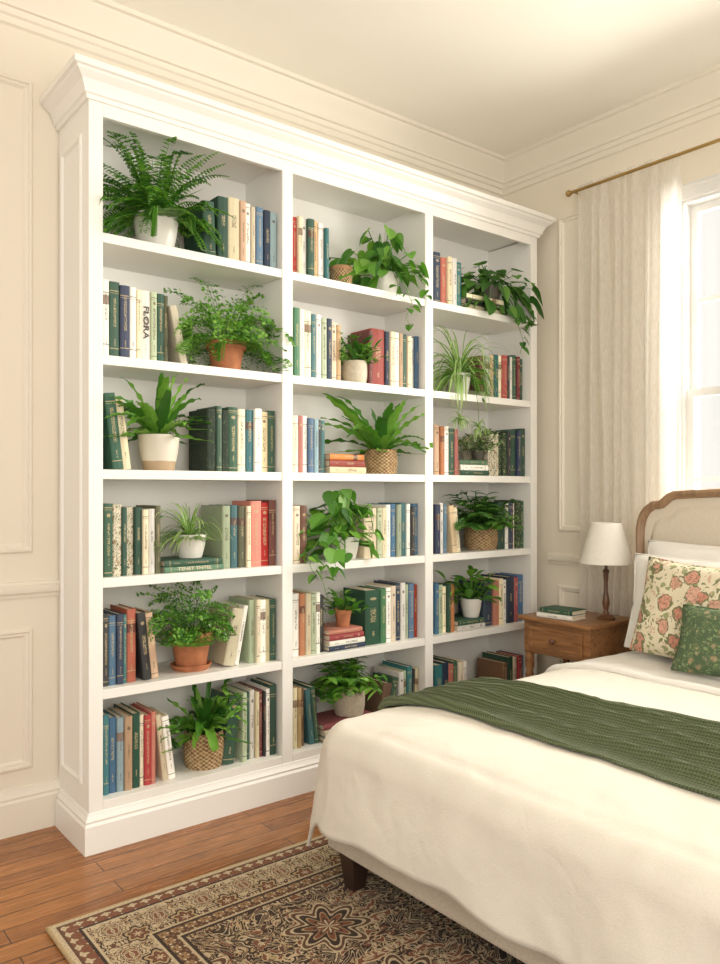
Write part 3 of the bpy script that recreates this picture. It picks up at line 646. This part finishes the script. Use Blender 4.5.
for (bi,ri,typ,kind,px,pw,h,fl,frr,ft,fb,lm,nm,lab) in PL:
    bl,br=bays[bi]; zb=STACKTOP.get((bi,ri),ZS[ri]) if (bi,ri) in ((0,3),(1,4),(1,5),(2,0),(2,2),(2,4)) else ZS[ri]
    yc=2.81; dx,dy=ray(px); r=pw/2*(yc/dy)/787; yc=FY+.02+max(r,.055)+.012; xc=X(px,yc); xc=min(max(xc,bl+r+.004),br-r-.004)
    root=empty(nm,(xc,yc,zb+.0006)); tag(root,lab,'plant'); pot(kind,r,h,root)
    mb=MB(); GEN[typ](mb); zr=h*.9
    yr=2.71; wl=X(fl,yr)-xc; wr=X(frr,yr)-xc; top=Z(px,ft,yr)-zb-zr; bot=Z(px,fb,yr)-zb-zr
    mb.v=fit(mb.v,wl,wr,top,min(bot,-.004),-(yc-2.60),min(.15,2.985-yc))
    nf=len(mb.v)
    for vp in VINES.get((bi,ri),[]):
        yv=2.665; pts=[Vector((0,-.02,.02))]
        x0=X(vp[0][0],yv)-xc; pts.append(Vector((x0*.6,-.07,.03)))
        for q in vp: pts.append(Vector((X(q[0],yv)-xc,yv-yc,Z(q[0],q[1],yv)-zb-zr)))
        vine(mb,pts)
    for vp in PUPS.get((bi,ri),[]):
        yv=2.66; pts=[Vector((0,0,.01)),Vector(((X(vp[0][0],yv)-xc)*.6,-.06,.03))]
        for q in vp: pts.append(Vector((X(q[0],yv)-xc,yv-yc,Z(q[0],q[1],yv)-zb-zr)))
        mb.tube(pts,.0016,4)
        for i in range(30): leaf(mb,pts[-1],azel(rv(0,2*PI),math.radians(rv(-10,80))),rv(.06,.10),.010,rv(1.5,3),7,taper,.3,stripe=1)
    ztop=(ZS[ri-1]-TH if ri else ZTOP)-.008; out=[]
    boxes=CELLBOX.get((bi,ri),[]); pr=r*1.02
    for vi,(x,y,z) in enumerate(mb.v):
        wx,wy,wz=x+xc,y+yc,z+zb+zr
        if vi<nf and wz>ztop: wz=ztop-rv(0,.006)
        if wy>FY-.012:
            if wx<bl+.004 or wx>br-.004:
                if wy<FY+.05: wy=min(wy,FY-.012-rv(0,.004))
                else: wx=min(max(wx,bl+.004),br-.004)
        if ZS[ri]-TH-.05<wz<ZS[ri]+.004 and wy>FY-.012:
            wz=ZS[ri]+.004 if wz>ZS[ri]-.02 or wy>FY+.03 else wz
            if wz<ZS[ri]: wy=FY-.014
        elif wz<ZS[ri]: wy=min(wy,FY-.014)
        for (a,b_,tz,yf) in boxes:
            if a<wx<b_ and wz<tz+.004 and wy>yf-.006 and wz>ZS[ri]:
                if yf<2.72:
                    if wz>tz-.03: wz=tz+.005
                    else: wy=yf-.008
                else: wy=yf-.008-rv(0,.006)
        if vi<nf and (typ!='pothos' or bi==1) and abs(wx-xc)<pr*1.0 and wy<yc and wz<zb+h*.86: wz=zb+h*.86+(wz-zb-h*.86)*.12
        dd=math.hypot(wx-xc,wy-yc)
        if wz<zb+h and dd<pr+.002 and dd>1e-4 and wz<zb+h*.84:
            k_=(pr+.004)/dd; wx=xc+(wx-xc)*k_; wy=yc+(wy-yc)*k_
        out.append((wx-xc,wy-yc,wz-zb))
    mb.v=out
    mats=[M[lm],M['leaf_cream']] if typ=='spider' else [M[lm]]
    mb.build('foliage',mats,root,smooth=0,recalc=False)
# small woven canister
cx=X(341,2.79); r=.052; rt=empty('woven_canister',(cx,2.79,ZS[0]+.0005)); m_=MB()
m_.lathe([(0,0),(r*.88,0),(r*.93,.006),(r*.96,.02),(r*.94,.03),(r*.98,.045),(r*.96,.055),(r*.97,.07),(0,.07)],40); m_.build('body',M['wicker'],rt,smooth=35)
m_=MB(); m_.lathe([(0,.0705),(r*.99,.0705),(r*1.02,.074),(r*1.02,.084),(r*.96,.09),(0,.092)],40); m_.build('lid',M['canister'],rt,smooth=35)
tag(rt,'small round tan woven lidded canister on the top shelf, middle bay','canister')
# ------------------------------------------------------------------ rug
mb=MB(); mb.box(RX0,RX1,RY0,RY1,.0005,.012); tag(mb.build('area_rug',M['rug'],bevel=.004),'persian style patterned rug in cream and brown under the bed','rug')
# ------------------------------------------------------------------ bed
bx0,bx1,by0,by1=1.47,3.24,.43,2.02; FZ=.012
bed=empty('bed',(2.35,1.22,FZ)); bo=Vector((2.35,1.22,FZ))
def bp(mb,name,mat,bevel=0,smooth=None,parent=bed,**k):
    mb.v=[(v[0]-bo.x,v[1]-bo.y,v[2]-bo.z) for v in mb.v]; return mb.build(name,mat,parent,bevel=bevel,smooth=smooth,**k)
m_=MB(); m_.box(bx0,bx0+.05,by0,by1,.12,.33); bp(m_,'foot_rail',M['upholst'],.012)
for y in (by0,by1-.05):
    m_=MB(); m_.box(bx0+.052,bx1,y,y+.05,.12,.33); bp(m_,'side_rail',M['upholst'],.012)
m_=MB(); m_.box(bx0+.052,bx1-.001,by0+.052,by1-.052,.24,.28); bp(m_,'slat_base',M['espresso'])
for lx in (1.515,3.18):
    for ly in (by0+.07,by1-.09):
        m_=MB(); vs=[]
        for z,s_ in ((FZ,.024),(.121,.036)):
            vs+=[(lx-s_,ly-s_,z),(lx+s_,ly-s_,z),(lx+s_,ly+s_,z),(lx-s_,ly+s_,z)]
        m_.add(vs,[(0,3,2,1),(4,5,6,7),(0,1,5,4),(1,2,6,5),(2,3,7,6),(3,0,4,7)]); bp(m_,'leg',M['espresso'],.003)
# headboard
yc_=1.225; hw=.79
def sst(a,b,x): t=min(1,max(0,(x-a)/(b-a))); return t*t*(3-2*t)
def hz(u):
    return 1.235-.03*u**2-.040*sst(.80,.89,u)
outl=[(yc_+hw,.14),(yc_+hw,.70),(yc_+hw,1.04),(yc_+hw*.998,1.075),(yc_+hw*.990,1.105),(yc_+hw*.977,1.132),(yc_+hw*.958,1.152)]
for i in range(1,80):
    u=1-i/40.
    if abs(u)<.94: outl.append((yc_+hw*u,hz(abs(u))))
outl=outl+[(2*yc_-y,z) for y,z in outl[:7]][::-1]
m_=MB(); n=len(outl); vs=[(3.262,y,z) for y,z in outl]+[(3.30,y,z) for y,z in outl]
fs=[tuple(range(n)),tuple(range(n,2*n))[::-1]]+[(i,(i+1)%n,(i+1)%n+n,i+n) for i in range(n)]
m_.add(vs,fs); hb=bp(m_,'headboard',M['head_up'])
m_=MB(); m_.sweep([(3.262,y,z) for y,z in outl],[(-.008,-.02),(-.006,.008),(.003,.017),(.016,.024),(.028,.018),(.032,0),(.032,-.04),(-.008,-.04)] ,(-1,0,0)); fo=bp(m_,'headboard_frame',M['hbwood'],smooth=40,parent=hb)
def padfn(u,v):
    s=1-2*u; yy=yc_+(hw-.038)*s; uu=abs(s); zt=min(hz(uu)-.042, 1.03+math.sqrt(max(0,1-max(0,(uu-.86)/.14)**2))*.115 if uu>.86 else 9); z=.5+(zt-.5)*v
    e=min(1,min(u,1-u)/.03)*min(1,(1-v)/.05); return (3.262-.022*math.sqrt(max(0,e)),yy,z)
m_=MB(); m_.grid(padfn,80,24); bp(m_,'headboard_pad',M['head_up'],smooth=0,parent=hb)
tag(bed,'upholstered bed with wood framed cream headboard and dark wooden legs','bed')
m_=MB(); m_.box(1.56,3.225,.49,1.95,.281,.485); tag(m_.build('mattress',M['sheet'],bevel=.05),'thick mattress lying on the upholstered bed under the cream duvet','mattress')
# duvet drape
CX0,CY0,CY1,R_,RC=1.50,.49,1.985,.085,.07
def ztop(x,y):
    e=min(1,max(0,x-CX0)/.30)*min(1,max(0,CY1-y)/.22)*min(1,max(0,y-CY0)/.22); e=max(0,e)
    n1=noise.noise(Vector((x*2.3,y*2.6,1))); n2=noise.noise(Vector((x*5+n1*2,y*4,4))); n3=1-abs(noise.noise(Vector((x*3+y*2.4,y*2-x*1.5,9))))*2; n4=1-abs(noise.noise(Vector((x*7-y*4+n1,y*6+x*3,2))))*2
    return .515+.036*math.sqrt(e)+.005*n1+.003*n2+.006*n3+.003*n4
def drape(x,y,off=0):
    qx=max(x,CX0+RC); qy=min(max(y,CY0+RC),CY1-RC); vx,vy=x-qx,y-qy; a=math.hypot(vx,vy)
    if a<=RC or (vx==0 and CY0<=y<=CY1) or (vy==0 and x>=CX0):
        return Vector((x,y,ztop(x,y)+off))
    ux,uy=vx/a,vy/a; ex,ey=qx+ux*RC,qy+uy*RC
    zt=ztop(ex,ey)
    d=(abs(vx)**2.6+abs(vy)**2.6)**(1/2.6)-RC; d=max(0,d); q=PI/2*R_
    if a-RC<q*.8: d=min(d,a-RC) if d<q else d
    if d<q:
        t=d/R_; rr=(R_+off)*math.sin(t); zz=zt-R_+(R_+off)*math.cos(t)
    else:
        s=ex-ey+math.atan2(uy,ux)*.25
        dep=(d-q); fold=math.sin(s*11+math.sin(s*4)*1.8)*.010+.009*noise.noise(Vector((s*4,dep*3,2)))
        rr=R_+off+fold*min(1,dep/.12)+dep*.15; zz=zt-R_-dep
    w=.003*noise.noise(Vector((x*6+y*3,y*6,zz*7)))+.0025*(1-abs(noise.noise(Vector((x*9,y*9,zz*10))))*2)
    return Vector((ex+ux*(rr+w),ey+uy*(rr+w),zz))
DH=.335
m_=MB(); m_.grid(lambda u,v: drape(CX0-(DH+.008*math.sin(v*17)+.005*math.sin(v*41))+(2.80-CX0+DH)*u,(CY0-DH)+(CY1-CY0+2*DH)*v,0),120,170)
tag(m_.build('duvet',M['duvet'],smooth=0,solid=.010),'cream linen duvet draped over the bed and its foot end','duvet')
m_=MB()
def shf(u,v):
    x=2.60+(3.20-2.60)*u; ed=.012*math.exp(-((u-.03)/.03)**2); y=(CY0-.2)+(CY1-CY0+.45)*v
    x+=.012*math.sin(v*9)*(1-u)
    p=drape(x,y,.010+ed+.004*noise.noise(Vector((x*9,y*7,3)))); 
    if u==0: p.z-=.012
    return p
m_.grid(shf,40,100); tag(m_.build('top_sheet',M['sheet'],smooth=0,solid=.007),'white top sheet folded back over the duvet below the pillows','sheet')
m_=MB()
def thf(u,v):
    y=.15+(2.07-.15)*v
    x=1.735+(2.20-1.735)*u+.012*math.sin(y*5+u*2)+.012*noise.noise(Vector((y*3,u*2,0)))
    w=u*5.75+.25*math.sin(y*2.3)+.35*noise.noise(Vector((u*2,y*1.2,5)))
    rid=(1-abs(math.sin(w*PI/1.15)))**1.2
    e=min(1,min(u,1-u)/.03)
    return drape(x,y,.009+.030*rid*e+.003*noise.noise(Vector((x*14,y*4,8))))
m_.grid(thf,120,200); tag(m_.build('throw_blanket',M['knit'],smooth=0,solid=.007),'olive green knit throw folded across the foot of the bed','blanket')
# pillows
def pillow(w,h,t,n=28):
    mb=MB()
    for sgn in (1,-1):
        def f(u,v):
            a,b=2*u-1,2*v-1; pin=1-.06*(1-abs(b)**1.5)*abs(a)**4; pin2=1-.06*(1-abs(a)**1.5)*abs(b)**4
            k=max(0,(1-abs(a)**3.0)*(1-abs(b)**3.0))**.55
            wr=1+.10*noise.noise(Vector((a*3,b*3,w*10+sgn)))+.05*noise.noise(Vector((a*7,b*7,w*10+sgn)))
            return (a*w/2*pin,sgn*t/2*k*wr,b*h/2*pin2+h/2)
        mb.grid(f,n,n)
    return mb
def seam(w,h):
    mb=MB(); pts=[]
    N_=12
    for (a0,b0,a1,b1) in ((-1,-1,1,-1),(1,-1,1,1),(1,1,-1,1),(-1,1,-1,-1)):
        for i in range(N_):
            t=i/N_; a=a0+(a1-a0)*t; b=b0+(b1-b0)*t; pin=1-.06*(1-abs(b)**1.5)*abs(a)**4; pin2=1-.06*(1-abs(a)**1.5)*abs(b)**4
            pts.append((a*w/2*pin,0,b*h/2*pin2+h/2))
    pts.append(pts[0]); mb.tube(pts,.004,6); return mb
def put_pillow(name,w,h,t,loc,tilt,yaw,roll,mat,label,cat,pipe=None):
    root=empty(name,loc,(-math.radians(tilt),math.radians(roll),-PI/2+math.radians(yaw))); tag(root,label,cat)
    pillow(w,h,t).build('cushion_body',mat,root,smooth=0)
    seam(w,h).build('piping',pipe or mat,root,smooth=0); return root
put_pillow('pillow',.68,.45,.12,(3.105,1.60,.583),10,0,0,M['sheet'],'white pillow leaning directly against the wood framed headboard','pillow')
put_pillow('pillow',.66,.40,.12,(2.985,1.595,.583),12,2,0,M['sheet'],'white pillow between the headboard pillow and the floral cushion','pillow')
put_pillow('cushion',.43,.39,.12,(2.865,1.625,.585),15,-4,3,M['floral'],'square cream cushion with muted rose and green leaf print','cushion')
put_pillow('cushion',.42,.25,.10,(2.74,1.36,.583),22,3,0,M['floral_green'],'small green patterned cushion in front of the cream rose cushion','cushion')
# ------------------------------------------------------------------ nightstand
nx0,nx1,ny0,ny1,nz=2.985,3.33,2.105,2.50,.645
ns=empty('nightstand',((nx0+nx1)/2,(ny0+ny1)/2,0)); no=ns.location.copy()
def npart(mb,name,mat,bevel=.002,parent=ns,smooth=None):
    mb.v=[(v[0]-no.x,v[1]-no.y,v[2]) for v in mb.v]; return mb.build(name,mat,parent,bevel=bevel,smooth=smooth)
m_=MB(); m_.box(nx0-.012,nx1+.01,ny0-.01,ny1+.012,nz-.022,nz); npart(m_,'top',M['oak'],.006)
m_=MB(); m_.box(nx0+.012,nx1,ny0+.01,ny1-.01,nz-.175,nz-.023); npart(m_,'body',M['oak'])
m_=MB(); m_.box(nx0,nx0+.011,ny0+.045,ny1-.045,nz-.155,nz-.04); 
m_.sweep([(nx0,ny1-.06,nz-.142),(nx0,ny0+.06,nz-.142),(nx0,ny0+.06,nz-.053),(nx0,ny1-.06,nz-.053)],[(0,0),(0,.003),(.005,.004),(.008,0)],(-1,0,0),True)
dr=npart(m_,'drawer',M['oak'],.0015)
m_=MB(); m_.lathe([(0,0),(.006,0),(.006,.012),(.014,.016),(.015,.022),(.010,.027),(0,.028)],20)
m_.v=[(nx0-z,(ny0+ny1)/2+x,nz-.098+y) for x,y,z in m_.v]; npart(m_,'knob',M['lampwood'],0,dr,40)
for lx in (nx0+.03,nx1-.03):
    for ly in (ny0+.03,ny1-.03):
        m_=MB(); m_.lathe([(0,.0),(.012,0),(.014,.02),(.018,.2),(.02,.36),(.016,.38),(.022,.40),(.022,.47),(0,.47)],16,(lx,ly,0)); npart(m_,'leg',M['oak'],0,ns,40)
tag(ns,'small brown wooden nightstand with one drawer between bookcase and bed','nightstand')
# lamp
lx,ly=3.197,2.168; lp=empty('table_lamp',(lx,ly,nz+.0005)); tag(lp,'table lamp with dark turned wood base and cream fabric shade','lamp')
m_=MB(); m_.lathe([(0,0),(.042,0),(.044,.008),(.036,.014),(.034,.018),(.016,.026),(.010,.04),(.013,.055),(.018,.075),(.014,.10),(.009,.13),(.0085,.17),(.012,.20),(.012,.215),(.016,.22),(.014,.23),(.008,.235),(.006,.26),(0,.26)],28); m_.build('lamp_base',M['lampwood'],lp,smooth=40)
m_=MB(); m_.lathe([(.0,.26),(.005,.26),(.005,.40),(.012,.405),(.012,.41),(.0,.412)],12); m_.build('lamp_rod',M['brass'],lp,smooth=40)
m_=MB(); m_.lathe([(.120,.262),(.120,.268),(.070,.448),(.070,.452),(.0685,.452),(.0685,.446),(.1185,.268),(.1185,.262),(.120,.262)],48)
m_.build('lamp_shade',M['shade'],lp,smooth=40)
m_=MB()
for a in range(3): m_.tube([(0,0,.408),(.069*math.cos(a*2.094),.069*math.sin(a*2.094),.444)],.0012,5)
m_.build('shade_spider',M['brass'],lp)
def flatbook(k,w,h,D,x,y,z,yaw,label):
    b=make_book(k,w,h,D,(0,0,0),(0,0,0),label,'books on the nightstand')
    R=Matrix(((0,1,0,0),(0,0,1,0),(1,0,0,0),(0,0,0,1)))
    b.matrix_world=Matrix.Translation((x,y,z+w/2))@Matrix.Rotation(yaw,4,'Z')@R; return b
flatbook('w',.022,.19,.125,3.012,2.222,nz+.001,.10,'white book lying lowest under the green one on the nightstand')
flatbook('g',.022,.18,.12,3.018,2.228,nz+.0235,.04,'dark green book lying on top of the white book on nightstand')
# ------------------------------------------------------------------ curtain + rod
rx=3.368; cy0,cy1=1.905,2.445; rz=2.765
def cur(u,v):
    z=.03+(2.80-.03)*v
    y=cy0+(cy1-cy0)*u
    uu=u+.055*math.sin(u*9.1+1)+.03*math.sin(u*21+v*1.5)+.055*noise.noise(Vector((u*3,v*1.3,11)))
    ph=uu*2*PI*7.4; amp=.019*(.6+.9*noise.noise(Vector((u*5,v*1.1,1)))+.3)*(1-.2*v)
    w=(math.sin(ph)+.40*math.sin(2*ph+1.1+v*2))*amp+.008*noise.noise(Vector((u*14,v*2.2,3)))
    if v>.955: w=w*.5
    y+=.018*noise.noise(Vector((u*4,v*1.8,7)))+.006*math.cos(ph)
    return (rx+max(-.045,min(.045,w)), y, z)
m_=MB(); m_.grid(cur,230,110)
co=m_.build('curtain',M['curtain'],smooth=0)
tag(co,'cream sheer linen curtain hanging in folds beside the bright window','curtain')
rr=empty('curtain_rod',(0,0,0))
m_=MB(); m_.tube([(rx-.03,.3,rz),(rx-.03,2.462,rz)],.008,12); m_.build('rod',M['brass'],rr,smooth=40)
m_=MB(); m_.lathe([(0,0),(.009,0),(.009,.006),(.014,.012),(.018,.02),(.014,.03),(0,.034)],16); m_.v=[(x+rx-.03,2.463+z,rz+y) for x,y,z in m_.v]; m_.build('finial',M['brass'],rr,smooth=50)
m_=MB(); m_.tube([(WX-.002,2.456,rz),(rx-.03,2.456,rz)],.005,8); m_.build('bracket',M['brass'],rr)
tag(rr,'thin brass curtain rod with round finial above the window','curtain rod')
# ------------------------------------------------------------------ light, world, camera
w=bpy.data.worlds.new('world'); S.world=w; w.use_nodes=True; bg=w.node_tree.nodes['Background']; bg.inputs[0].default_value=(1,.972,.92,1); bg.inputs[1].default_value=1.0
def area(name,loc,tgt,size,energy,col,sy=None):
    l=bpy.data.lights.new(name,'AREA'); l.energy=energy; l.size=size; l.color=col
    if sy: l.shape='RECTANGLE'; l.size_y=sy
    o=bpy.data.objects.new(name,l); COL.objects.link(o); o.location=loc; o.rotation_euler=(Vector(tgt)-Vector(loc)).to_track_quat('-Z','Y').to_euler(); return o
area('window_daylight',(4.3,1.2,2.1),(2.0,1.8,1.2),1.6,270,(1,.965,.90),2.0)
area('room_fill_light',(-.9,-1.9,1.8),(2.2,2.7,1.2),2.2,24,(1,.94,.85))  # unseen fill light added behind the camera to reach under the shelves
area('ceiling_fill_light',(.3,-1.1,1.6),(1.5,1.2,3.1),1.4,46,(1,.945,.85))  # added upward fill, out of view, brightens the ceiling; no lamp stands here
cam=bpy.data.cameras.new('camera'); cam.sensor_width=36; cam.lens=787/964*36; cam.shift_y=8/964
co=bpy.data.objects.new('camera',cam); COL.objects.link(co); co.location=(0,0,1.25); co.rotation_euler=(PI/2,0,-math.atan2(.6225,.7826)); S.camera=co
S.view_settings.view_transform='Standard'
